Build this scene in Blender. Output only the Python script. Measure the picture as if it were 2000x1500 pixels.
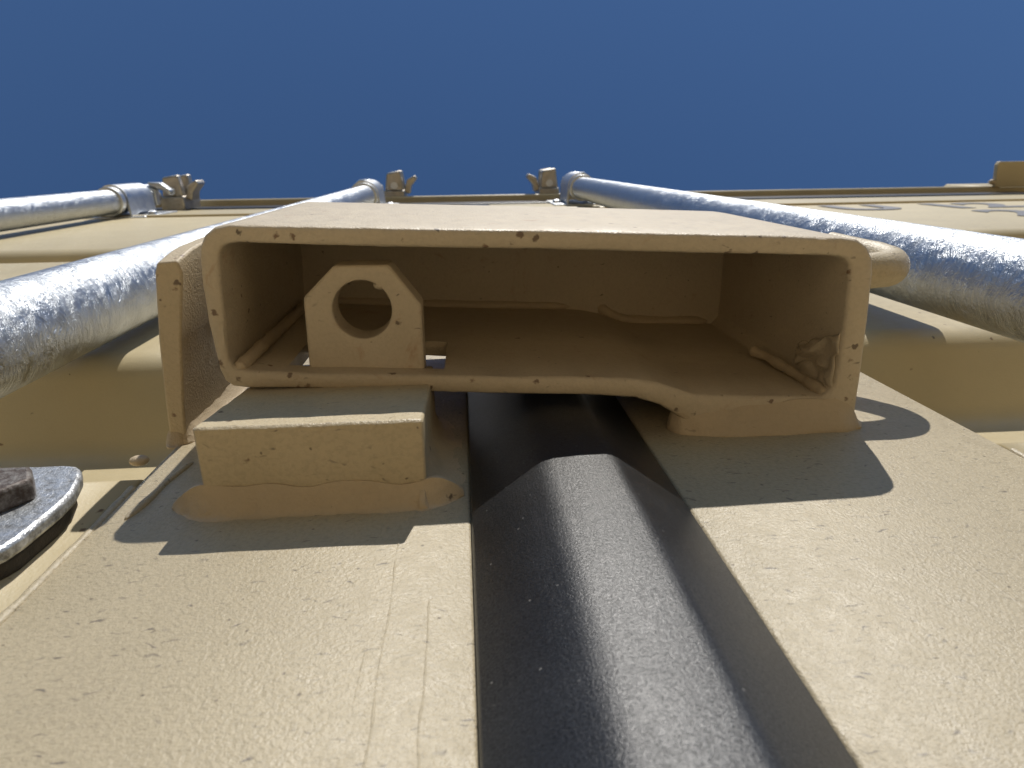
import bpy, bmesh, math, random
from mathutils import Vector, Matrix, noise
random.seed(7)
sc = bpy.context.scene
for o in list(bpy.data.objects):
    bpy.data.objects.remove(o)
C = sc.collection
PI = math.pi

# ------------------------------------------------------------------ camera, sky, sun, exposure
cam_d = bpy.data.cameras.new('camera')
cam = bpy.data.objects.new('camera', cam_d)
C.objects.link(cam)
M = ((0.997351, 0.013778, -0.071429), (-0.034907, 0.952113, -0.303746), (0.063823, 0.305434, 0.950072))
R = Matrix((M[0], (-M[1][0], -M[1][1], -M[1][2]), (-M[2][0], -M[2][1], -M[2][2]))).transposed()
cam.matrix_world = Matrix.Translation((-.022, -.0726, 1.14)) @ R.to_4x4()
cam_d.sensor_fit = 'HORIZONTAL'
cam_d.sensor_width = 36
cam_d.lens = 1370 / 2000 * 36
cam_d.clip_start = 0.01
cam_d.clip_end = 2000
cam_d.dof.use_dof = True
cam_d.dof.focus_distance = 0.19
cam_d.dof.aperture_fstop = 40
sc.camera = cam

SUN = Vector((.2, -1, .8)).normalized()
world = bpy.data.worlds.new('World')
sc.world = world
world.use_nodes = True
wn = world.node_tree.nodes
wn.clear()
sky = wn.new('ShaderNodeTexSky')
sky.sky_type = 'NISHITA'
sky.sun_disc = False
sky.sun_elevation = math.asin(SUN.z)
sky.sun_rotation = math.atan2(SUN.x, SUN.y)
sky.altitude = 800
sky.air_density = 1.3
sky.dust_density = 0.0
sky.ozone_density = 9.0
bg = wn.new('ShaderNodeBackground')
bg.inputs['Strength'].default_value = 0.085
wo = wn.new('ShaderNodeOutputWorld')
world.node_tree.links.new(sky.outputs[0], bg.inputs[0])
world.node_tree.links.new(bg.outputs[0], wo.inputs[0])

sun_d = bpy.data.lights.new('sun', 'SUN')
sun_d.energy = 4.3
sun_d.angle = math.radians(.5)
sun_d.color = (1, .955, .88)
sun = bpy.data.objects.new('sun', sun_d)
C.objects.link(sun)
sun.rotation_euler = SUN.to_track_quat('Z', 'Y').to_euler()
sun.location = (2, -10, 9)

sc.view_settings.view_transform = 'Standard'
sc.view_settings.look = 'None'
sc.view_settings.gamma = 1
sc.view_settings.use_curve_mapping = False
sc.view_settings.exposure = 0.0

# ------------------------------------------------------------------ materials
class NT:
    def __init__(self, name):
        self.m = bpy.data.materials.new(name)
        self.m.use_nodes = True
        self.t = self.m.node_tree
        self.b = self.t.nodes['Principled BSDF']
        self.co = self.t.nodes.new('ShaderNodeTexCoord').outputs['Object']

    def set(self, **k):
        for a, v in k.items():
            self.b.inputs[a.replace('_', ' ')].default_value = v

    def put(self, name, out):
        self.t.links.new(out, self.b.inputs[name])

    def map(self, scale, rot=(0, 0, 0), src=None):
        n = self.t.nodes.new('ShaderNodeMapping')
        n.inputs['Scale'].default_value = scale
        n.inputs['Rotation'].default_value = rot
        self.t.links.new(src or self.co, n.inputs[0])
        return n.outputs[0]

    def noise(self, vec, scale, detail=3, rough=.55, dist=0.0):
        n = self.t.nodes.new('ShaderNodeTexNoise')
        n.inputs['Scale'].default_value = scale
        n.inputs['Detail'].default_value = detail
        n.inputs['Roughness'].default_value = rough
        n.inputs['Distortion'].default_value = dist
        self.t.links.new(vec, n.inputs['Vector'])
        return n.outputs['Fac']

    def noisec(self, vec, scale):
        n = self.t.nodes.new('ShaderNodeTexNoise')
        n.inputs['Scale'].default_value = scale
        self.t.links.new(vec, n.inputs['Vector'])
        return n.outputs['Color']

    def voronoi(self, vec, scale):
        n = self.t.nodes.new('ShaderNodeTexVoronoi')
        n.inputs['Scale'].default_value = scale
        self.t.links.new(vec, n.inputs['Vector'])
        return n.outputs['Distance'], n.outputs['Color']

    def ramp(self, fac, stops):
        n = self.t.nodes.new('ShaderNodeValToRGB')
        e = n.color_ramp.elements
        while len(e) < len(stops):
            e.new(0.5)
        for i, (p, c) in enumerate(stops):
            e[i].position = p
            e[i].color = (c, c, c, 1) if not isinstance(c, tuple) else (*c, 1)
        self.t.links.new(fac, n.inputs[0])
        return n.outputs[0]

    def math(self, op, a, b=None, clamp=False):
        n = self.t.nodes.new('ShaderNodeMath')
        n.operation = op
        n.use_clamp = clamp
        for i, v in enumerate((a, b)):
            if v is None:
                continue
            if isinstance(v, (int, float)):
                n.inputs[i].default_value = v
            else:
                self.t.links.new(v, n.inputs[i])
        return n.outputs[0]

    def vmath(self, op, a, b):
        n = self.t.nodes.new('ShaderNodeVectorMath')
        n.operation = op
        for i, v in enumerate((a, b)):
            if isinstance(v, tuple):
                n.inputs[i].default_value = v
            else:
                self.t.links.new(v, n.inputs[i])
        return n.outputs[0]

    def mix(self, fac, a, b):
        n = self.t.nodes.new('ShaderNodeMix')
        n.data_type = 'RGBA'
        for i, v in ((0, fac), (6, a), (7, b)):
            if isinstance(v, tuple):
                n.inputs[i].default_value = (*v, 1)
            elif isinstance(v, (int, float)):
                n.inputs[i].default_value = v
            else:
                self.t.links.new(v, n.inputs[i])
        return n.outputs[2]

    def sep(self, col):
        n = self.t.nodes.new('ShaderNodeSeparateColor')
        self.t.links.new(col, n.inputs[0])
        return n.outputs

    def bump(self, h, dist, strength=1.0, prev=None):
        n = self.t.nodes.new('ShaderNodeBump')
        n.inputs['Distance'].default_value = dist
        n.inputs['Strength'].default_value = strength
        self.t.links.new(h, n.inputs['Height'])
        if prev is not None:
            self.t.links.new(prev, n.inputs['Normal'])
        return n.outputs[0]


def paint(name, base, specks=1.0, chips=0.0, peel=1.0, rough=.42, dash=1.0, ridge=0.0, grain=1.0, edge_z=1.3178):
    n = NT(name)
    co = n.co
    big = n.noise(co, 22, 4)
    col = n.mix(n.ramp(big, [(.3, 0), (.7, 1)]), tuple(c * .93 for c in base), tuple(c * 1.04 for c in base))
    # fine grain
    gr = n.noise(co, 900, 2)
    col = n.mix(n.ramp(gr, [(.36, .32 * grain), (.55, 0)]), col, tuple(c * .6 for c in base))
    # pin specks
    vec = n.vmath('ADD', co, n.vmath('MULTIPLY', n.noisec(co, 400), (.0012, .0012, .0012)))
    d, c = n.voronoi(vec, 260)
    s = n.sep(c)
    sp = n.math('MULTIPLY', n.ramp(d, [(.05, 1), (.11, 0)]), n.math('GREATER_THAN', s[0], 1 - .16 * specks))
    col = n.mix(n.math('MULTIPLY', sp, .75), col, (.10, .075, .05))
    # short dark dashes lying across the plate
    wv = n.vmath('ADD', co, n.vmath('MULTIPLY', n.noisec(co, 170), (.006, .006, .006)))
    d2, c2 = n.voronoi(n.map((165, 760, 860), src=wv), 1.0)
    s2 = n.sep(c2)
    clus = n.ramp(n.noise(co, 38, 3, .6), [(.36, .15), (.66, 1.0)])
    ds = n.math('MULTIPLY', n.ramp(d2, [(.12, 1), (.30, 0)]), n.math('GREATER_THAN', s2[1], n.math('SUBTRACT', 1.0, n.math('MULTIPLY', clus, .34 * dash))))
    col = n.mix(n.math('MULTIPLY', ds, n.math('MULTIPLY', s2[2], .85)), col, (.12, .10, .08))
    if chips:
        vec3 = n.vmath('ADD', co, n.vmath('MULTIPLY', n.noisec(co, 650), (.0022, .0022, .0022)))
        d3, c3 = n.voronoi(vec3, 235)
        s3 = n.sep(c3)
        sx_ = n.t.nodes.new('ShaderNodeSeparateXYZ')
        n.t.links.new(co, sx_.inputs[0])
        near = n.math('ADD', n.math('MULTIPLY', n.math('LESS_THAN', sx_.outputs[2], edge_z), .42 * chips), .03)
        ring = n.math('GREATER_THAN', s3[0], n.math('SUBTRACT', 1.0, near))
        rim = n.math('MULTIPLY', n.ramp(d3, [(.12, 1), (.22, 0)]), ring)
        col = n.mix(n.math('MULTIPLY', rim, .8), col, n.mix(s3[1], (.16, .075, .035), (.05, .035, .028)))
        st = n.noise(co, 75, 5, .7, 1.2)
        col = n.mix(n.ramp(st, [(.60, 0), (.74, .55 * min(1, chips))]), col, (.36, .2, .11))
    n.put('Base Color', col)
    p1 = n.noise(co, 1350, 3, .6)
    p2 = n.noise(co, 230, 3, .5)
    b = n.bump(p1, .00032 * peel, 1)
    b = n.bump(p2, .00024 * peel, .6, b)
    # long faint brush ridges
    p3 = n.noise(n.map((420, 420, 14)), 1.0, 2)
    b = n.bump(n.ramp(p3, [(.68, 0), (.72, 1)]), .00008 * ridge, .6, b)
    n.put('Normal', b)
    n.put('Roughness', n.ramp(p2, [(.3, rough - .05), (.7, rough + .1)]))
    n.set(IOR=1.46)
    return n.m


CREAM = (0.443, 0.373, 0.250)
m_paint = paint('cream_paint', CREAM, 1.8, peel=.8, dash=2.4, ridge=1.0)
m_box = paint('chipped_cream_paint', (0.550, 0.462, 0.330), .8, 1.5, .6, .46, .4, grain=.45)
m_edge = paint('rusty_edge_paint', (0.530, 0.432, 0.285), .8, 1.3, .9, .48, .3, grain=.5, edge_z=1.3262)
m_rough = paint('pitted_cream_paint', (0.530, 0.440, 0.288), 2.6, .25, .8, .42, 2.2, grain=.8, edge_z=0)
m_panel = paint('panel_cream_paint', (0.510, 0.425, 0.258), .35, .15, .2, .42, .05, grain=.1)
m_weld = paint('painted_weld', (0.510, 0.410, 0.275), .5, .08, .7, .45, .1, grain=.3)


def galv(name, base, streak, rough=.3, bump=.00035):
    n = NT(name)
    co = n.co
    w = n.vmath('ADD', co, n.vmath('MULTIPLY', n.noisec(co, 70), (.014, .014, .014)))
    a = n.noise(n.map((110, 110, streak), (.35, .12, 0), w), 1.0, 5, .65)
    f = n.noise(co, 900, 3, .6)
    g = n.noise(co, 130, 4, .6)
    b = n.bump(n.ramp(a, [(.38, 0), (.62, 1)]), bump, 1)
    b = n.bump(f, .00028, .9, b)
    b = n.bump(g, .00022, .5, b)
    n.put('Normal', b)
    n.put('Base Color', n.mix(n.ramp(g, [(.3, 0), (.7, 1)]), tuple(c * .82 for c in base), base))
    n.put('Roughness', n.ramp(a, [(.3, rough - .06), (.7, rough + .14)]))
    n.set(Metallic=1.0)
    return n.m


m_galv = galv('galvanised_pipe', (.54, .565, .59), 620, .33, .00026)
m_galv2 = galv('galvanised_fitting', (.64, .66, .68), 160, .36, .00012)
m_cast = galv('forged_steel', (.50, .46, .40), 120, .42, .0003)

n = NT('worn_galvanised_plate')
f = n.noise(n.co, 420, 4, .7)
g = n.noise(n.co, 60, 3)
n.put('Base Color', n.mix(n.ramp(f, [(.35, 0), (.6, 1)]), (.20, .20, .20), n.mix(g, (.50, .52, .54), (.66, .68, .70))))
n.set(Metallic=.75)
n.put('Roughness', n.ramp(f, [(.3, .55), (.7, .3)]))
n.put('Normal', n.bump(f, .0005, .9))
m_plate = n.m

n = NT('weathered_bolt')
f = n.noise(n.co, 500, 4, .7)
n.put('Base Color', n.mix(n.ramp(f, [(.4, 0), (.7, 1)]), (.07, .05, .04), (.24, .225, .21)))
n.set(Metallic=.35, Roughness=.6)
n.put('Normal', n.bump(f, .0004, .8))
m_bolt = n.m

n = NT('black_rubber')
g = n.noise(n.co, 2600, 3, .8)
l = n.noise(n.co, 60, 4, .6)
st = n.noise(n.map((500, 500, 12)), 1.0, 3)
d, c = n.voronoi(n.co, 900)
s = n.sep(c)
dust = n.math('MULTIPLY', n.ramp(d, [(.12, 1), (.25, 0)]), n.math('GREATER_THAN', s[0], .982))
base = n.mix(n.ramp(l, [(.35, 0), (.75, .7)]), (.006, .0065, .0075), (.012, .013, .0145))
base = n.mix(n.ramp(g, [(.4, 0), (.75, .5)]), base, (.028, .029, .032))
base = n.mix(n.math('MULTIPLY', dust, .5), base, (.30, .29, .27))
n.put('Base Color', base)
b = n.bump(g, .00010, 1)
b = n.bump(st, .0001, .4, b)
n.put('Normal', b)
n.put('Specular IOR Level', n.ramp(g, [(.3, .15), (.7, .72)]))
n.put('Roughness', n.ramp(l, [(.3, .33), (.7, .40)]))
n.set(IOR=1.62)
m_rubber = n.m

n = NT('dark_pad')
f = n.noise(n.co, 300, 4, .7)
n.put('Base Color', n.mix(f, (.012, .011, .010), (.06, .05, .04)))
n.put('Normal', n.bump(f, .0006, .9))
n.set(Roughness=.75)
m_pad = n.m

n = NT('stencil_black')
f = n.noise(n.co, 120, 4, .6)
n.put('Base Color', n.mix(f, (.11, .11, .12), (.26, .25, .25)))
n.set(Roughness=.5)
m_sten = n.m

n = NT('pale_bounce_pad')  # pale surface of the added pad that throws sunlight upward
f = n.noise(n.co, .6, 6, .6)
g = n.noise(n.co, 28, 6, .7)
col = n.mix(n.ramp(f, [(.3, 0), (.7, 1)]), (.59, .435, .245), (.67, .505, .29))
n.put('Base Color', n.mix(n.ramp(g, [(.35, .4), (.5, 0)]), col, (.36, .26, .16)))
n.put('Normal', n.bump(g, .02, .8))
n.set(Roughness=.95)
m_bounce = n.m

n = NT('dark_ground')  # unseen ground, set dark to hold down bounce onto the door faces
f = n.noise(n.co, .4, 6, .6)
g = n.noise(n.co, 40, 5, .7)
n.put('Base Color', n.mix(n.ramp(g, [(.35, 0), (.65, 1)]), (.03, .027, .022), n.mix(f, (.055, .05, .038), (.085, .07, .05))))
n.put('Normal', n.bump(g, .02, .8))
n.set(Roughness=.95)
m_ground = n.m

n = NT('plywood_and_steel_underside')
n.set(Roughness=.7)
n.put('Base Color', n.mix(n.noise(n.co, 8), (.05, .045, .04), (.09, .08, .07)))
m_dark = n.m


# ------------------------------------------------------------------ helpers
def link(name, bm, mat, parent=None, smooth=35, bevel=0, seg=2):
    me = bpy.data.meshes.new(name)
    bmesh.ops.recalc_face_normals(bm, faces=bm.faces)
    bm.to_mesh(me)
    bm.free()
    o = bpy.data.objects.new(name, me)
    C.objects.link(o)
    me.materials.append(mat)
    if smooth:
        for p in me.polygons:
            p.use_smooth = True
        me.set_sharp_from_angle(angle=math.radians(smooth))
    if bevel:
        md = o.modifiers.new('bevel', 'BEVEL')
        md.width = bevel
        md.segments = seg
        md.limit_method = 'ANGLE'
        md.angle_limit = math.radians(40)
        md.harden_normals = False
    if parent:
        o.parent = parent
    return o


def thing(name, label, cat, loc=(0, 0, 0), group=None):
    o = bpy.data.objects.new(name, None)
    o.empty_display_size = .05
    C.objects.link(o)
    o['label'] = label
    o['category'] = cat
    if group:
        o['group'] = group
    return o


def add_box(bm, x0, x1, y0, y1, z0, z1):
    r = bmesh.ops.create_cube(bm, size=1)
    for v in r['verts']:
        v.co = Vector(((x0 + x1) / 2 + v.co.x * (x1 - x0), (y0 + y1) / 2 + v.co.y * (y1 - y0), (z0 + z1) / 2 + v.co.z * (z1 - z0)))
    return r['verts']


def box(name, x0, x1, y0, y1, z0, z1, mat, parent=None, bevel=0, smooth=35):
    bm = bmesh.new()
    add_box(bm, x0, x1, y0, y1, z0, z1)
    return link(name, bm, mat, parent, smooth, bevel)


def add_prism(bm, pts, lo, hi, axis='z'):
    """extrude a closed outline along an axis; pts are the two other coordinates in xyz order"""
    def mk(p, t):
        if axis == 'z':
            return (p[0], p[1], t)
        if axis == 'y':
            return (p[0], t, p[1])
        return (t, p[0], p[1])
    a = [bm.verts.new(mk(p, lo)) for p in pts]
    b = [bm.verts.new(mk(p, hi)) for p in pts]
    k = len(pts)
    for i in range(k):
        bm.faces.new((a[i], a[(i + 1) % k], b[(i + 1) % k], b[i]))
    bm.faces.new(a)
    bm.faces.new(list(reversed(b)))


def add_tube(bm, path, radii, seg=20, caps=True, up=Vector((0, 0, 1)), jit=0, nscale=300, flat=1.0):
    path = [Vector(p) for p in path]
    k = len(path)
    if not isinstance(radii, (list, tuple)):
        radii = [radii] * k
    rings = []
    prev = None
    for i in range(k):
        t = (path[min(i + 1, k - 1)] - path[max(i - 1, 0)]).normalized()
        if prev is None:
            s = t.orthogonal().normalized()
        else:
            s = (prev - t * prev.dot(t)).normalized()
        prev = s
        u = t.cross(s)
        ring = []
        for j in range(seg):
            a = 2 * PI * j / seg
            q = path[i] + (s * math.cos(a) + u * math.sin(a) * flat) * radii[i]
            if jit:
                q += (q - path[i]).normalized() * noise.noise(q * nscale) * jit
            ring.append(bm.verts.new(q))
        rings.append(ring)
    for i in range(k - 1):
        for j in range(seg):
            bm.faces.new((rings[i][j], rings[i][(j + 1) % seg], rings[i + 1][(j + 1) % seg], rings[i + 1][j]))
    if caps:
        for i, d in ((0, -1), (k - 1, 1)):
            if radii[i] > 1e-6:
                bm.faces.new(rings[i] if d > 0 else list(reversed(rings[i])))


def smooth_path(pts, n=8):
    pts = [Vector(p) for p in pts]
    out = []
    for i in range(len(pts) - 1):
        p0 = pts[max(i - 1, 0)]; p1 = pts[i]; p2 = pts[i + 1]; p3 = pts[min(i + 2, len(pts) - 1)]
        for j in range(n):
            t = j / n
            out.append(.5 * ((2 * p1) + (p2 - p0) * t + (2 * p0 - 5 * p1 + 4 * p2 - p3) * t * t + (3 * p1 - p0 - 3 * p2 + p3) * t ** 3))
    out.append(pts[-1])
    return out


def weld(parent, pts, r, name='weld_bead', mat=None, n=14, seg=14, var=.22, taper=True):
    path = smooth_path(pts, n)
    k = len(path)
    rad = []
    for i, p in enumerate(path):
        e = min(i, k - 1 - i) / (k * .12) if taper else 1
        f = min(1, .25 + e)
        rad.append(r * f * (1 + var * noise.noise(p * 110) + .03 * math.sin((p.x + p.z * 1.3 + p.y) * 1500)))
    bm = bmesh.new()
    add_tube(bm, path, rad, seg, True, jit=r * .16, nscale=260)
    return link(name, bm, mat or m_weld, parent, 80)


def fillet(parent, pts, up, out, h, w, k=1.7, name='weld_bead', mat=None, n=16, wav=.25, fade=True, fr=.14):
    """fat painted weld in the corner between a standing face and the plate: a curved strip along pts, lens-shaped towards the ends"""
    path = smooth_path(pts, n)
    up, out = Vector(up), Vector(out)
    m_ = len(path)
    bm = bmesh.new()
    rows = []
    S = 10
    for i, p in enumerate(path):
        e = min(i, m_ - 1 - i) / (m_ * fr)
        f = min(1, .12 + .88 * math.sin(min(1, e) * PI / 2)) if fade else 1
        hh = h * f * (1 + wav * noise.noise(p * 90 + Vector((3, 0, 0))))
        ww = w * f * (1 + wav * noise.noise(p * 90 + Vector((9, 0, 0))))
        row = [bm.verts.new(p - out * .0008 + up * hh), ]
        for j in range(S + 1):
            t = j / S
            q = p + up * hh * (1 - t) ** k + out * (ww * t ** k + .0003 * (1 - t) + .0006 * math.sin(PI * t))
            q += (up + out) * noise.noise(q * 330) * .00025
            row.append(bm.verts.new(q))
        row.append(bm.verts.new(p + out * ww - up * .0006))
        row.append(bm.verts.new(p - out * .0008 - up * .0006))
        rows.append(row)
    k_ = len(rows[0])
    for i in range(m_ - 1):
        for j in range(k_):
            bm.faces.new((rows[i][j], rows[i][(j + 1) % k_], rows[i + 1][(j + 1) % k_], rows[i + 1][j]))
    bm.faces.new(rows[0]); bm.faces.new(list(reversed(rows[-1])))
    return link(name, bm, mat or m_weld, parent, 50)


def apply_boolean(o, cutter_bm):
    me = bpy.data.meshes.new('tmp')
    bmesh.ops.recalc_face_normals(cutter_bm, faces=cutter_bm.faces)
    cutter_bm.to_mesh(me)
    cutter_bm.free()
    cut = bpy.data.objects.new('tmp', me)
    C.objects.link(cut)
    md = o.modifiers.new('cut', 'BOOLEAN')
    md.operation = 'DIFFERENCE'
    md.solver = 'EXACT'
    md.object = cut
    dg = bpy.context.evaluated_depsgraph_get()
    dg.update()
    new = bpy.data.meshes.new_from_object(o.evaluated_get(dg))
    o.modifiers.remove(md)
    old = o.data
    o.data = new
    new.name = old.name + '_cut'
    bpy.data.objects.remove(cut)


def arc(cx, cy, r, a0, a1, n):
    return [(cx + r * math.cos(math.radians(a0 + (a1 - a0) * i / n)), cy + r * math.sin(math.radians(a0 + (a1 - a0) * i / n))) for i in range(n + 1)]


# ------------------------------------------------------------------ unseen ground, with a pale pad added to bounce light up
bm = bmesh.new()
bmesh.ops.create_grid(bm, x_segments=60, y_segments=60, size=400)
for v in bm.verts:
    d = v.co.length
    v.co.z = -.03 + noise.noise(v.co * .05) * .25 * min(1, max(0, (d - 30) / 40))
g = link('ground', bm, m_ground, None, 60)
g['kind'] = 'structure'
bm = bmesh.new()
bmesh.ops.create_grid(bm, x_segments=80, y_segments=80, size=1)
for v in bm.verts:
    v.co = Vector((v.co.x * 5, 3.9 + v.co.y * 5.2, .004 + noise.noise(v.co * 6) * .006))
    if abs(abs(v.co.x) - 5) < .01 or abs(abs(v.co.y - 3.9) - 5.2) < .01:
        v.co.z = -.06
g = link('bounce_pad', bm, m_bounce, None, 60)  # added pad out of view, bouncing sunlight onto the downward faces
g['kind'] = 'structure'

# ------------------------------------------------------------------ the container body
HW = 1.219
ZT = 2.36            # top of the doors
cont = thing('shipping_container', 'cream steel shipping container with closed doors under a blue sky', 'container')
bm = bmesh.new()
prof = []            # corrugated plan of the long sides
y = .12
step = .07
pts = []
while y < 6.0:
    pts += [(0, y), (0, y + step), (.036, y + step * 1.5), (.036, y + step * 2.5)]
    y += step * 3
for sgn in (-1, 1):
    lo, hi = [], []
    for d, yy in pts:
        x = sgn * (HW - .01 - d)
        lo.append(bm.verts.new((x, yy, .3)))
        hi.append(bm.verts.new((x, yy, 2.56)))
    for i in range(len(lo) - 1):
        bm.faces.new((lo[i], lo[i + 1], hi[i + 1], hi[i]))
link('side_wall', bm, m_panel, cont, 20)
box('roof', -HW + .03, HW - .03, .12, 6.0, 2.56, 2.585, m_panel, cont)
box('rear_wall', -HW + .02, HW - .02, 5.99, 6.03, .3, 2.55, m_panel, cont)
box('floor', -HW + .05, HW - .05, .11, 5.98, .24, .30, m_dark, cont)
bm = bmesh.new()
add_prism(bm, [(-.0105, 2.452), (-.0115, 2.455), (-.0105, 2.468), (.02, 2.49), (.10, 2.56), (.13, 2.56), (.13, 2.445), (.012, 2.445), (-.0015, 2.448)], -1.0, 1.0, 'x')
link('header', bm, m_panel, cont, 25, .002)
box('sill', -1.05, 1.05, -.005, .12, .13, .285, m_panel, cont, .003)
for s in (-1, 1):
    box('corner_post', s * 1.13 - .085, s * 1.13 + .085, .0, .118, .33, 2.45, m_panel, cont, .004)
# corner castings standing proud of the door face
for s, x0 in ((1, .985), (-1, -1.165)):
    for z0, z1 in ((2.455, 2.60), (.15, .30)):
        bm = bmesh.new()
        a, b = x0, x0 + .18
        k = .008
        add_prism(bm, [(a, .11), (a, -.010 + k), (a + k, -.010), (b - k, -.010), (b, -.010 + k), (b, .11)], z0, z1)
        o = link('corner_casting', bm, m_panel, cont, 25, .003)
        bm = bmesh.new()
        add_prism(bm, [(a + .09 + .03 * math.cos(t * PI / 10), (z0 + z1) / 2 + .045 * math.sin(t * PI / 10)) for t in range(20)], -.08, .05, 'y')
        apply_boolean(o, bm)
bm = bmesh.new()
add_prism(bm, [(.9845, -.0095), (.9815, -.050), (.9850, -.0555), (1.150, -.0555), (1.152, -.0095)], 2.445, 2.4545)
link('corner_flange', bm, m_panel, cont, 30, .0012)
bm = bmesh.new()
add_tube(bm, smooth_path([(.984, -.016, 2.449), (.980, -.02, 2.449), (.977, -.017, 2.452)], 4), .004, 10)
link('weld_bead', bm, m_weld, cont, 80)
o = box('door_top_seal', -1.03, 1.03, -.0008, .03, 2.383, 2.4442, m_rubber, cont, .002)


def cam_keeper(x, z, side, sc_=1.0):
    """forged keeper on the header that the locking cam hooks into"""
    bm = bmesh.new()
    add_box(bm, x - .019, x + .019, -.022, .002, z - .03, z + .045)
    a = [(x - .017, -.020), (x - .013, -.052), (x + .012, -.056), (x + .017, -.020)]
    add_prism(bm, a, z - .026, z - .010)
    add_prism(bm, a, z + .018, z + .036)
    for v in bm.verts:
        v.co += noise.noise_vector(v.co * 40) * .001
    o = link('cam_keeper', bm, m_cast, cont, 30, .003)
    bm = bmesh.new()
    add_tube(bm, [(x, -.030, z - .030), (x, -.030, z + .040)], .0065, 12)
    link('keeper_pin', bm, m_galv2, o, 40)
    bm = bmesh.new()
    h = side
    add_prism(bm, [(x + h * .016, -.018), (x + h * .022, -.040), (x + h * .036, -.047), (x + h * .040, -.041), (x + h * .029, -.028), (x + h * .026, -.014)], z - .015, z + .02)
    link('keeper_claw', bm, m_cast, o, 30, .002)


# ------------------------------------------------------------------ the doors
DG = 'doors of the container'
left = thing('container_door', 'cream left door with the lock lug, welded stop block and galvanised bolt plate', 'door', group=DG)
right = thing('container_door', 'cream right door carrying the lock box, black rubber seal and black stencilled letters', 'door', group=DG)


def door_profile():
    """door sheet seen from the side, as (y, z) from bottom to top, with rounded folds"""
    D = .036
    raw = [(0, .30), (0, .46), (D, .482), (D, .555), (0, .575), (0, .86), (D, .882), (D, .965), (0, .987),
           (0, 1.302), (D, 1.325), (D, 1.399), (0, 1.418), (0, 1.728), (D, 1.750), (D, 1.786), (0, 1.806), (0, 2.2)]
    out = [raw[0]]
    for i in range(1, len(raw) - 1):
        p = Vector(raw[i]); a = Vector(raw[i - 1]); b = Vector(raw[i + 1])
        r = .0025 if raw[i] == (0, 1.302) else .009
        d0 = (a - p).normalized(); d1 = (b - p).normalized()
        q0 = p + d0 * r; q1 = p + d1 * r
        for t in (0, .2, .4, .6, .8, 1):
            q = q0 * (1 - t) ** 2 + p * 2 * t * (1 - t) + q1 * t * t
            out.append((q.x, q.y))
    out.append(raw[-1])
    return out


def panel(door, x0, x1):
    pr = door_profile()
    bm = bmesh.new()
    th = .002
    xs = [x0 + (x1 - x0) * i / 24 for i in range(25)]
    cols = []
    for x in xs:
        col = []
        for (y_, z_) in pr:
            col.append(bm.verts.new((x, y_ + noise.noise(Vector((x * 3, 0, z_ * 4))) * .0006, z_)))
        cols.append(col)
    for i in range(24):
        for j in range(len(pr) - 1):
            bm.faces.new((cols[i][j], cols[i + 1][j], cols[i + 1][j + 1], cols[i][j + 1]))
    o = link('corrugated_panel', bm, m_panel, door, 50)
    md = o.modifiers.new('sheet', 'SOLIDIFY')
    md.thickness = th
    md.offset = -1
    return o


def rail(door, x0, x1, z0=.30, z1=2.2, name='frame_rail', mat=None, y0=0.0):
    r = .0008
    bm = bmesh.new()
    pts = [(x0, .05), (x0, y0 + r), (x0 + r * .3, y0 + r * .3), (x0 + r, y0), (x1 - r, y0), (x1 - r * .3, y0 + r * .3), (x1, y0 + r), (x1, .05)]
    add_prism(bm, pts, z0, z1)
    return link(name, bm, mat or m_paint, door, 50)


LX0, LX1 = -.1012, -.0220
RX0, RX1 = .0250, .1160
rail(left, LX0, LX1)
rail(right, RX0, RX1)
panel(left, -1.03, LX0 - .0006)
panel(right, RX1 + .0006, 1.03)
# seams where the panels are welded to the upright rails
for door, x in ((left, LX0 - .0004), (right, RX1 + .0004)):
    bm = bmesh.new()
    zz = [.32 + i * .004 for i in range(int((2.18 - .32) / .004))]
    segs = [q for q in zz if q < 1.3] 
    add_tube(bm, [(x + noise.noise(Vector((0, 0, q * 60))) *   .0004, .0006, q) for q in segs], .0011, 8, jit=.0003, nscale=200)
    segs = [q for q in zz if 1.425 < q < 1.72]
    add_tube(bm, [(x, .0006, q) for q in segs], .0011, 8)
    link('seam_weld', bm, m_paint, door, 80)
for door, x0, x1 in ((left, -1.03, -.022), (right, .025, 1.03)):
    bm = bmesh.new()
    add_prism(bm, [(.05, 2.2), (-.0028, 2.2002), (-.0036, 2.202), (-.0036, 2.209), (-.0006, 2.214), (0, 2.2145), (0, ZT - .002), (.002, ZT), (.05, ZT)], x0, x1, 'x')
    link('top_rail', bm, m_panel, door, 40)
    box('bottom_rail', x0, x1, -.003, .05, .29, .40, m_panel, door, .002)

# rubber seal down the gap between the two doors
bm = bmesh.new()
sp = [(-.0216, .012), (-.0221, -.0008), (-.0216, -.0018), (-.0080, -.0090), (-.0068, -.0095), (-.0054, -.0099), (-.0038, -.01015), (.0020, -.01028), (.0080, -.0102), (.0094, -.00995), (.0106, -.0095), (.0116, -.0089), (.0241, -.0014), (.0247, -.0004), (.0247, .012)]
zs = [.30 + i * (2.06) / 200 for i in range(201)]
flat = lambda q: 1 - .93 * min(1, max(0, (q - 1.92) / .12))
rows = []
for z_ in zs:
    rows.append([bm.verts.new((x_ + noise.noise(Vector((x_ * 20, 0, z_ * 9))) * .0002, (y_ + noise.noise(Vector((x_ * 60, 5, z_ * 14))) * .0003) * (flat(z_) if y_ < 0 else 1), z_)) for x_, y_ in sp])
for i in range(len(rows) - 1):
    for j in range(len(sp)):
        bm.faces.new((rows[i][j], rows[i][(j + 1) % len(sp)], rows[i + 1][(j + 1) % len(sp)], rows[i + 1][j]))
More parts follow.
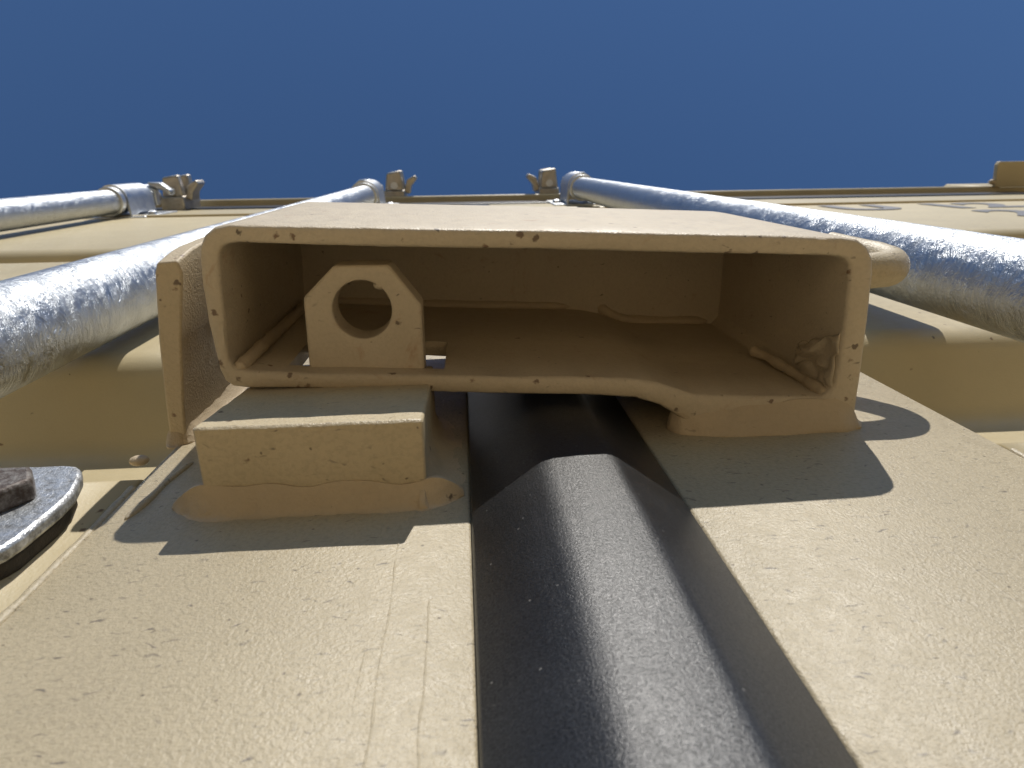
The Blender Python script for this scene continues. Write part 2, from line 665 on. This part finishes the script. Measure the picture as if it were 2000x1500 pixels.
bm.faces.new(rows[0]); bm.faces.new(list(reversed(rows[-1])))
link('rubber_seal', bm, m_rubber, right, 50)

# ------------------------------------------------------------------ lock box (a rectangular tube, open end down)
ZB, ZE = 1.316, 1.412
OUT = [(-85.9, -36), (-85.9, -44), (-85.8, -50.2), (-85.3, -53.4), (-83.8, -56.2), (-81.3, -58.0), (-78, -58.6), (-60, -57.9), (-30, -56.7), (0, -55.6), (30, -54.4), (60, -53.0), (75, -52.3),
       (79.6, -51.6), (82.5, -49.6), (84.2, -46.8), (84.9, -43.2), (85.4, -30), (85.6, -18), (85.6, -9), (85.8, -1.2),
       (75, -.4), (60, -.3), (48, -.3), (40, -1.2), (35, -5.2), (30, -8.4), (23, -10.7), (10, -12.1), (-10, -13.1), (-23, -13.9), (-43, -15.4), (-63, -16.7),
       (-78.7, -17.3), (-82.0, -17.9), (-83.8, -19.4), (-84.7, -22.4), (-85.2, -28)]
INN = [(-81.6, -36), (-81.4, -42), (-81.1, -49.5), (-80.8, -51.8), (-79.9, -53.2), (-78.3, -54.0), (-76, -54.3), (-60, -53.3), (-30, -52.0), (0, -50.9), (30, -49.5), (60, -48.3), (72.5, -47.7),
       (75.2, -47.4), (77.0, -46.6), (78.1, -45.2), (78.5, -43), (78.7, -32), (78.6, -20), (78.2, -12), (75.5, -9.1),
       (70, -9.4), (60, -9.9), (47, -10.5), (40, -11.0), (35.5, -12.6), (30, -14.6), (23, -16.2), (8, -17.2), (-10, -17.9), (-23, -18.6), (-43, -19.8), (-63, -20.8),
       (-78.3, -22.2), (-80.2, -22.6), (-81.5, -23.7), (-82.1, -25.6), (-82, -30)]


def resample(A, B, step):
    oa, ob = [], []
    k = len(A)
    for i in range(k):
        a0, a1 = Vector(A[i]), Vector(A[(i + 1) % k])
        b0, b1 = Vector(B[i]), Vector(B[(i + 1) % k])
        m_ = max(1, int((a1 - a0).length / step))
        for j in range(m_):
            oa.append((a0.lerp(a1, j / m_)) / 1000)
            ob.append((b0.lerp(b1, j / m_)) / 1000)
    return oa, ob


oa, ob = resample(OUT, INN, 1.3)
lock_box = None
bm = bmesh.new()
K = len(oa)


def ringverts(fr, z_, jit, seed, zj=0.0):
    res = []
    for i in range(K):
        p = oa[i].lerp(ob[i], fr)
        q = Vector((p.x, p.y, 0))
        j = noise.noise_vector(q * 260 + Vector((seed, 0, 0))) * jit * .7 + noise.noise_vector(q * 70 + Vector((seed + 5, 0, 0))) * jit * .5
        res.append(bm.verts.new((p.x + j.x, p.y + j.y, z_ + j.z * .5 + zj)))
    return res


rr = [ringverts(0, ZE, 0, 0), ringverts(0, ZB + .02, .0001, 1), ringverts(0.0, ZB + .0012, .0002, 2), ringverts(.05, ZB + .0004, .0002, 3), ringverts(.14, ZB, .0002, 4), ringverts(.5, ZB - .0001, .00022, 9),
      ringverts(.84, ZB, .0002, 5), ringverts(.95, ZB + .0004, .00022, 6), ringverts(1.0, ZB + .0012, .00022, 7), ringverts(1, ZB + .02, .0001, 8), ringverts(1, ZE, 0, 0)]
for a in range(len(rr)):
    b = (a + 1) % len(rr)
    for i in range(K):
        bm.faces.new((rr[a][i], rr[a][(i + 1) % K], rr[b][(i + 1) % K], rr[b][i]))
lock_box = link('lock_box', bm, m_box, right, 50)
bm = bmesh.new()
sl = [(-.0690, 1.3228), (-.0280, 1.3224), (-.0276, 1.352), (-.0690, 1.3525)]
add_prism(bm, sl, -.030, -.008, 'y')
apply_boolean(lock_box, bm)
lock_box.data.set_sharp_from_angle(angle=math.radians(50))
bm = bmesh.new()
add_prism(bm, [(p.x * .985, p.y * .98 - .0004) for p in (oa[i].lerp(ob[i], .55) for i in range(K))], ZE - .005, ZE - .0004)
link('end_plate', bm, m_box, lock_box, 30)
# weld beads inside and around the box
weld(lock_box, [(-.0806, -.0222, 1.3166), (-.0788, -.0238, 1.325), (-.0788, -.0238, 1.35), (-.0788, -.0236, 1.40)], .0017, n=20, var=.12)
weld(lock_box, [(.0775, -.0092, 1.3165), (.0764, -.0100, 1.325), (.0754, -.0106, 1.336), (.0738, -.0112, 1.349), (.0715, -.0116, 1.358)], .0019, n=14, var=.5)
bm = bmesh.new()
grid = []
for a in range(26):
    row = []
    for b_ in range(22):
        u, v = a / 25, b_ / 21
        y_ = -.0105 - .0165 * v * (1 - .55 * u) - .002 * noise.noise(Vector((u * 4, v * 3, 2)))
        z_ = 1.3170 + .0225 * u + .002 * noise.noise(Vector((v * 5, u * 3, 7)))
        lift = .0022 * abs(noise.noise(Vector((u * 3.2, v * 3.6, 1.3)))) + .0016 * max(0, math.sin(u * 5 + v * 6)) * v
        edge = min(u, 1 - u, 1 - v) * 6
        row.append(bm.verts.new((.0788 - lift * min(1, edge + .35) - .0004, y_, z_)))
    grid.append(row)
for a in range(25):
    for b_ in range(21):
        bm.faces.new((grid[a][b_], grid[a + 1][b_], grid[a + 1][b_ + 1], grid[a][b_ + 1]))
o = link('torn_paint_skin', bm, m_box, lock_box, 35)
md = o.modifiers.new('skin', 'SOLIDIFY'); md.thickness = .0004
fillet(lock_box, [(.0335, -.0002, 1.3200), (.0385, -.0002, 1.3180), (.047, -.0002, 1.3166), (.06, -.0002, 1.3162), (.075, -.0002, 1.3162), (.0868, -.0002, 1.3166)], (0, -1, 0), (0, 0, -1), .0078, .0042, 1.2, wav=.22)
fillet(lock_box, [(.0856, -.0002, 1.3140), (.0857, -.0002, 1.345), (.0857, -.0002, 1.38), (.0856, -.0002, 1.410)], (0, -1, 0), (1, 0, 0), .0050, .0042, 1.6)
weld(lock_box, [(.030, -.0176, 1.408), (.036, -.0135, 1.4075), (.045, -.0112, 1.4075), (.06, -.0105, 1.4075), (.074, -.0100, 1.4075)], .0022, n=10)
weld(lock_box, [(-.075, -.0226, 1.4078), (-.03, -.0196, 1.4078), (.02, -.0176, 1.4078)], .0020, n=16)
# bent round rod on the right-hand side of the box
rp = smooth_path([(.080, -.0390, 1.3440), (.092, -.0390, 1.3438), (.101, -.0390, 1.3440), (.1075, -.0392, 1.3462), (.1112, -.0396, 1.3515), (.1110, -.0402, 1.3575), (.1080, -.0410, 1.3635), (.1040, -.0418, 1.3695), (.1012, -.0424, 1.3735)], 7)
bm = bmesh.new()
add_tube(bm, rp, [.0054] * (len(rp) - 2) + [.0050, .0034], 24, jit=.0002, nscale=180)
link('lock_hook', bm, m_rough, lock_box, 60)
weld(lock_box, [(.0858, -.044, 1.3405), (.0862, -.0432, 1.3475), (.086, -.0385, 1.3508), (.0862, -.0345, 1.3470), (.0858, -.034, 1.3405)], .0013)

# ------------------------------------------------------------------ lock lug on the left door, standing through the slot of the box
bm = bmesh.new()
lx0, lx1, lt = -.0634, -.0334, -.0472
add_prism(bm, [(lx0, -.0392), (lx0 - .0006, .0), (lx1 + .0, .0), (lx1 + .0002, -.0366), (-.0410, lt), (-.0550, lt - .0001)], 1.3222, 1.3322)
lug = link('lock_lug', bm, m_box, left, 30)
bm = bmesh.new()
add_prism(bm, [(-.0486 + .0076 * math.cos(t * PI / 20), -.0357 + .0077 * math.sin(t * PI / 20)) for t in range(40)], 1.31, 1.345)
apply_boolean(lug, bm)
md = lug.modifiers.new('bevel', 'BEVEL'); md.width = .0007; md.segments = 2; md.limit_method = 'ANGLE'
bm = bmesh.new()
bmesh.ops.create_uvsphere(bm, u_segments=14, v_segments=10, radius=.0017)
for v in bm.verts:
    v.co = Vector((v.co.x * 1.2, v.co.y * .8, v.co.z * 1.6)) + Vector((-.0436, -.0418, 1.325))
link('paint_blob', bm, m_box, lug, 80)
weld(left, [(-.066, -.0008, 1.3215), (-.048, -.0008, 1.3208), (-.032, -.0008, 1.3215)], .0025)

# ------------------------------------------------------------------ stop block under the box
bm = bmesh.new()
bx0, bx1 = -.0795, -.0316
add_prism(bm, [(0.0, 1.2815), (-.0196, 1.2803), (-.0202, 1.2806), (-.0162, 1.3215), (-.0160, 1.336), (0.0, 1.336)], bx0, bx1, 'x')
bmesh.ops.subdivide_edges(bm, edges=[e for e in bm.edges if e.calc_length() > .03], cuts=14, use_grid_fill=True)
for v in bm.verts:
    v.co += noise.noise_vector(v.co * 150) * .00022
block = link('stop_block', bm, m_rough, left, 30, .0006)
fillet(block, [(-.0880, 0, 1.2850), (-.0830, 0, 1.2822), (-.0770, 0, 1.2812), (-.068, 0, 1.2811), (-.055, 0, 1.2811), (-.042, 0, 1.2811), (-.0335, 0, 1.2812), (-.0280, 0, 1.2824), (-.0235, 0, 1.2850)], (0, -1, 0), (0, 0, -1), .0060, .0036, 1.9, wav=.3, fr=.22)
fillet(block, [(-.0325, 0, 1.2785), (-.0320, 0, 1.288), (-.0320, 0, 1.300), (-.0320, 0, 1.318), (-.0320, 0, 1.337)], (0, -1, 0), (1, 0, 0), .0075, .0076, 2.2, fr=.25)
fillet(block, [(-.0786, 0, 1.2788), (-.0792, 0, 1.286), (-.0792, 0, 1.296), (-.0792, 0, 1.31), (-.0792, 0, 1.334)], (0, -1, 0), (-1, 0, 0), .0060, .0056, 2.2, fr=.25)
# ------------------------------------------------------------------ guard plate left of the box
bm = bmesh.new()
a = [(-.1035, 0.0), (-.1030, -.012), (-.1018, -.030), (-.0998, -.0475), (-.0988, -.0500), (-.0940, -.0503), (-.0934, -.0470), (-.0962, -.030), (-.0982, -.012), (-.0992, 0.0)]
add_prism(bm, a, 1.324, 1.404)
bmesh.ops.subdivide_edges(bm, edges=[e for e in bm.edges if abs(e.verts[0].co.z - e.verts[1].co.z) > .05], cuts=16, use_grid_fill=True)
for v in bm.verts:
    t_ = (v.co.z - 1.324) / .08
    v.co.z += -.0085 * max(0, -v.co.y / .05) * (1 - t_)
    v.co.x += .0034 * max(0, -v.co.y / .05) * (1 - t_)
    v.co.x += .0035 * t_ * max(0, -v.co.y / .05) ** 1.0
    v.co.y += (-.0028 * (1 - (1 - min(1, t_ * 3)) ** 2)) * max(0, (-v.co.y - .035) / .015)
    v.co += noise.noise_vector(v.co * 120) * .0003
guard = link('guard_plate', bm, m_edge, left, 40, .0006)
fillet(guard, [(-.1045, 0, 1.3244), (-.1028, 0, 1.3241), (-.1005, 0, 1.3241), (-.0985, 0, 1.3244)], (0, -1, 0), (0, 0, -1), .0040, .0034, 1.8, n=12, fr=.4)
fillet(guard, [(-.0990, 0, 1.3225), (-.0990, 0, 1.35), (-.0988, 0, 1.40)], (0, -1, 0), (1, 0, 0), .0050, .0042, 1.8)
fillet(guard, [(-.1033, 0, 1.3235), (-.1034, 0, 1.36), (-.1032, 0, 1.40)], (0, -1, 0), (-1, 0, 0), .0036, .0030, 1.5, wav=.4)
for x_, za, zb in ((-.0366, 1.20, 1.272), (-.0298, 1.20, 1.245)):
    bm = bmesh.new()
    k_ = int((zb - za) / .0012)
    add_tube(bm, [(x_ + .0007 * noise.noise(Vector((q * 90, x_ * 99, 0))), .0001, q) for q in (za + (zb - za) * t_ / k_ for t_ in range(k_ + 1))], [.0002 + .00012 * noise.noise(Vector((t_ * .35, x_ * 70, 3))) for t_ in range(k_ + 1)], 8)
    link('paint_ridge', bm, m_paint, left, 80)
# run of thick paint and a bead of spatter on the rail beside the block
weld(left, [(-.0925, .0001, 1.3100), (-.0945, .0001, 1.2985), (-.0950, .0001, 1.2900), (-.0962, .0000, 1.2800)], .0008, 'paint_run', m_paint, n=8, var=.5)
bm = bmesh.new()
bmesh.ops.create_uvsphere(bm, u_segments=14, v_segments=10, radius=.0019)
for v in bm.verts:
    v.co = Vector((v.co.x * 1.3, v.co.y * .7, v.co.z)) + Vector((-.1062, -.0006, 1.3110))
link('weld_spatter', bm, m_weld, left, 80)

# ------------------------------------------------------------------ bar guide: galvanised plate, pad and bolts at the lower left
def rrect(x0, x1, z0, z1, r):
    p = arc(x1 - r, z1 - r, r, 0, 90, 6) + arc(x0 + r, z1 - r, r, 90, 180, 6) + arc(x0 + r, z0 + r, r, 180, 270, 6) + arc(x1 - r, z0 + r, r, 270, 360, 6)
    return p


def plate_outline(d):
    return [(-.242 + d, 1.2545 + d), (-.1095 - d, 1.2545 + d), (-.1078 - d, 1.2555 + d), (-.1064 - d, 1.2578 + d), (-.1056 - d, 1.2620), (-.1051 - d, 1.2740), (-.1056 - d, 1.2805), (-.1078 - d, 1.2880 - d * .5), (-.1098 - d, 1.2920 - d), (-.1118 - d, 1.2940 - d), (-.1150 - d, 1.2948 - d), (-.242 + d, 1.2948 - d)]


bm = bmesh.new()
add_prism(bm, plate_outline(0), -.0072, -.0040, 'y')
guide = link('bar_guide', bm, m_plate, left, 40, .0009)
bm = bmesh.new()
add_prism(bm, plate_outline(.0016), -.0036, .0002, 'y')
link('rubber_pad', bm, m_pad, guide, 40, .0008)
for bx in (-.1192, -.2280):
    bm = bmesh.new()
    add_prism(bm, [(bx + .0079 * math.cos(PI / 3 * k), 1.2772 + .0079 * math.sin(PI / 3 * k)) for k in range(6)], -.0119, -.0070, 'y')
    link('bolt_head', bm, m_bolt, guide, 30, .0009)
bm = bmesh.new()
sx = -.172
outer = [(sx - .034, -.0074), (sx - .024, -.0074)] + [(sx + .024 * math.cos(math.radians(t)), -.022 + .020 * math.sin(math.radians(t))) for t in range(180, 361, 20)] + [(sx + .024, -.0074), (sx + .034, -.0074)]
inner = [(x_ if abs(x_ - sx) > .03 else sx + (x_ - sx) * .86, y_ - 0 if y_ > -.008 else -.022 + (y_ + .022) * .84) for x_, y_ in outer]
v0 = [[bm.verts.new((x_, y_ - (.0036 if abs(x_ - sx) > .03 else 0), z_)) for x_, y_ in outer] + [bm.verts.new((x_, y_, z_)) for x_, y_ in reversed(inner)] for z_ in (1.260, 1.288)]
k = len(v0[0])
for i in range(k):
    bm.faces.new((v0[0][i], v0[0][(i + 1) % k], v0[1][(i + 1) % k], v0[1][i]))
bm.faces.new(v0[0]); bm.faces.new(list(reversed(v0[1])))
link('saddle_strap', bm, m_galv2, guide, 40)

# ------------------------------------------------------------------ locking bars, their upper brackets and cams
BG = 'galvanised locking bars on the container doors'


def locking_bar(x, y_, ztop, label, R_=.0168, side=1):
    root = thing('locking_bar', label, 'locking bar', group=BG)
    bm = bmesh.new()
    zz = [.36 + (ztop - .36) * i / 60 for i in range(61)]
    add_tube(bm, [(x, y_, q) for q in zz], R_, 64)
    link('pipe', bm, m_galv, root, 60)
    bm = bmesh.new()
    add_tube(bm, [(x, y_, ztop - .115), (x, y_, ztop - .103)], R_ + .0035, 40)
    link('collar', bm, m_galv2, root, 40, .001)
    # cam at the top end
    bm = bmesh.new()
    add_tube(bm, [(x, y_, ztop), (x, y_, ztop + .012), (x, y_, ztop + .05)], [R_ * .8, R_ * .72, R_ * .55], 24)
    add_prism(bm, [(x - .016, y_ + .012), (x - .013, y_ - .014), (x + side * .0, y_ - .020), (x + .016, y_ - .012), (x + .016, y_ + .012)], ztop + .008, ztop + .024)
    link('cam', bm, m_galv2, root, 35, .0015)
    bm = bmesh.new()
    h = side
    add_prism(bm, [(x + h * .008, y_ - .016), (x + h * .004, y_ - .023), (x + h * .024, y_ - .022), (x + h * .038, y_ - .010), (x + h * .036, y_ - .004), (x + h * .026, y_ - .010)], ztop + .010, ztop + .026)
    link('cam_claw', bm, m_galv2, root, 35, .002)
    return root


def bracket(door, x, y_, z0, z1, R_=.0168):
    """saddle bent over the bar, with two feet on each side bolted to the door"""
    r = R_ + .0042
    t = .0028
    bm = bmesh.new()
    outl = [(x - r - .002, .001)] + [(x + r * math.cos(math.radians(a_)), y_ - .002 + r * math.sin(math.radians(a_))) for a_ in range(180, 361, 12)] + [(x + r + .002, .001)]
    innl = [(x - r - .002 + t, .001)] + [(x + (r - t) * math.cos(math.radians(a_)), y_ - .002 + (r - t) * math.sin(math.radians(a_))) for a_ in range(180, 361, 12)] + [(x + r + .002 - t, .001)]
    lv = []
    zs_ = [z0, z0 + (z1 - z0) * .3, z0 + (z1 - z0) * .7, z1]
    for z_ in zs_:
        lv.append([bm.verts.new((p[0], p[1], z_)) for p in outl] + [bm.verts.new((p[0], p[1], z_)) for p in reversed(innl)])
    k_ = len(lv[0])
    for i in range(3):
        for j in range(k_):
            bm.faces.new((lv[i][j], lv[i][(j + 1) % k_], lv[i + 1][(j + 1) % k_], lv[i + 1][j]))
    bm.faces.new(lv[0]); bm.faces.new(list(reversed(lv[-1])))
    # the middle of each side stops short of the door
    for vi, j in ((0, 0), (0, len(outl) - 1), (0, len(outl)), (0, k_ - 1)):
        for i in (1, 2):
            lv[i][j].co.y = -.006
    o = link('bar_bracket', bm, m_galv2, door, 50)
    bm = bmesh.new()
    add_box(bm, x - r - .022, x + r + .022, -.0022, .0008, z0 - .006, z1 + .030)
    link('base_plate', bm, m_galv2, o, 30, .001)
    for s in (-1, 1):
        bm = bmesh.new()
        add_tube(bm, [(x + s * (r + .013), -.0015, (z0 + z1) / 2), (x + s * (r + .013), -.006, (z0 + z1) / 2), (x + s * (r + .013), -.0075, (z0 + z1) / 2)], [.007, .006, .003], 14)
        link('rivet', bm, m_galv2, o, 40)
    return o


for x, y_, zt, door, kx, side, lab in (
        (-.172, -.0200, 2.40, left, -.140, -1, 'thick galvanised bar running up left of the rusty guard plate beside the lock box'),
        (.1715, -.0270, 2.40, right, .140, 1, 'thick galvanised bar running up right of the lock box, behind the bent rod'),
        (-.512, -.0230, 2.30, left, -.492, 1, 'thin distant galvanised bar at the far left, ending in a bright saddle bracket')):
    locking_bar(x, y_, zt, lab, side=side)
    bracket(door, x, y_, zt - .10, zt - .015)
    cam_keeper(kx if abs(x) < .4 else kx, 2.452 + .035 if abs(x) < .4 else 2.39, -side if abs(x) < .4 else 1)

# ------------------------------------------------------------------ stencilled characters near the top of the right door
def letter(ch, x, z_, size):
    cu = bpy.data.curves.new('tmp', 'FONT')
    cu.body = ch
    cu.size = size
    cu.extrude = .0002
    cu.offset = .0045
    o = bpy.data.objects.new('tmp', cu)
    C.objects.link(o)
    dg = bpy.context.evaluated_depsgraph_get()
    dg.update()
    me = bpy.data.meshes.new_from_object(o.evaluated_get(dg))
    bpy.data.objects.remove(o)
    me.transform(Matrix.Translation((x, -.0007, z_)) @ Matrix.Rotation(PI / 2, 4, 'X'))
    me.name = 'stencil_letter'
    me.materials.clear()
    me.materials.append(m_sten)
    q = bpy.data.objects.new('stencil_letter', me)
    C.objects.link(q)
    q.parent = right


for ch, x, z_, s_ in (('J', .435, 2.08, .13), ('U', .50, 2.08, .13), ('1', .635, 2.08, .13), ('2', .70, 2.08, .13), ('2', .635, 1.945, .13), ('2', .72, 1.945, .13), ('G', .80, 1.945, .13)):
    letter(ch, x, z_, s_)
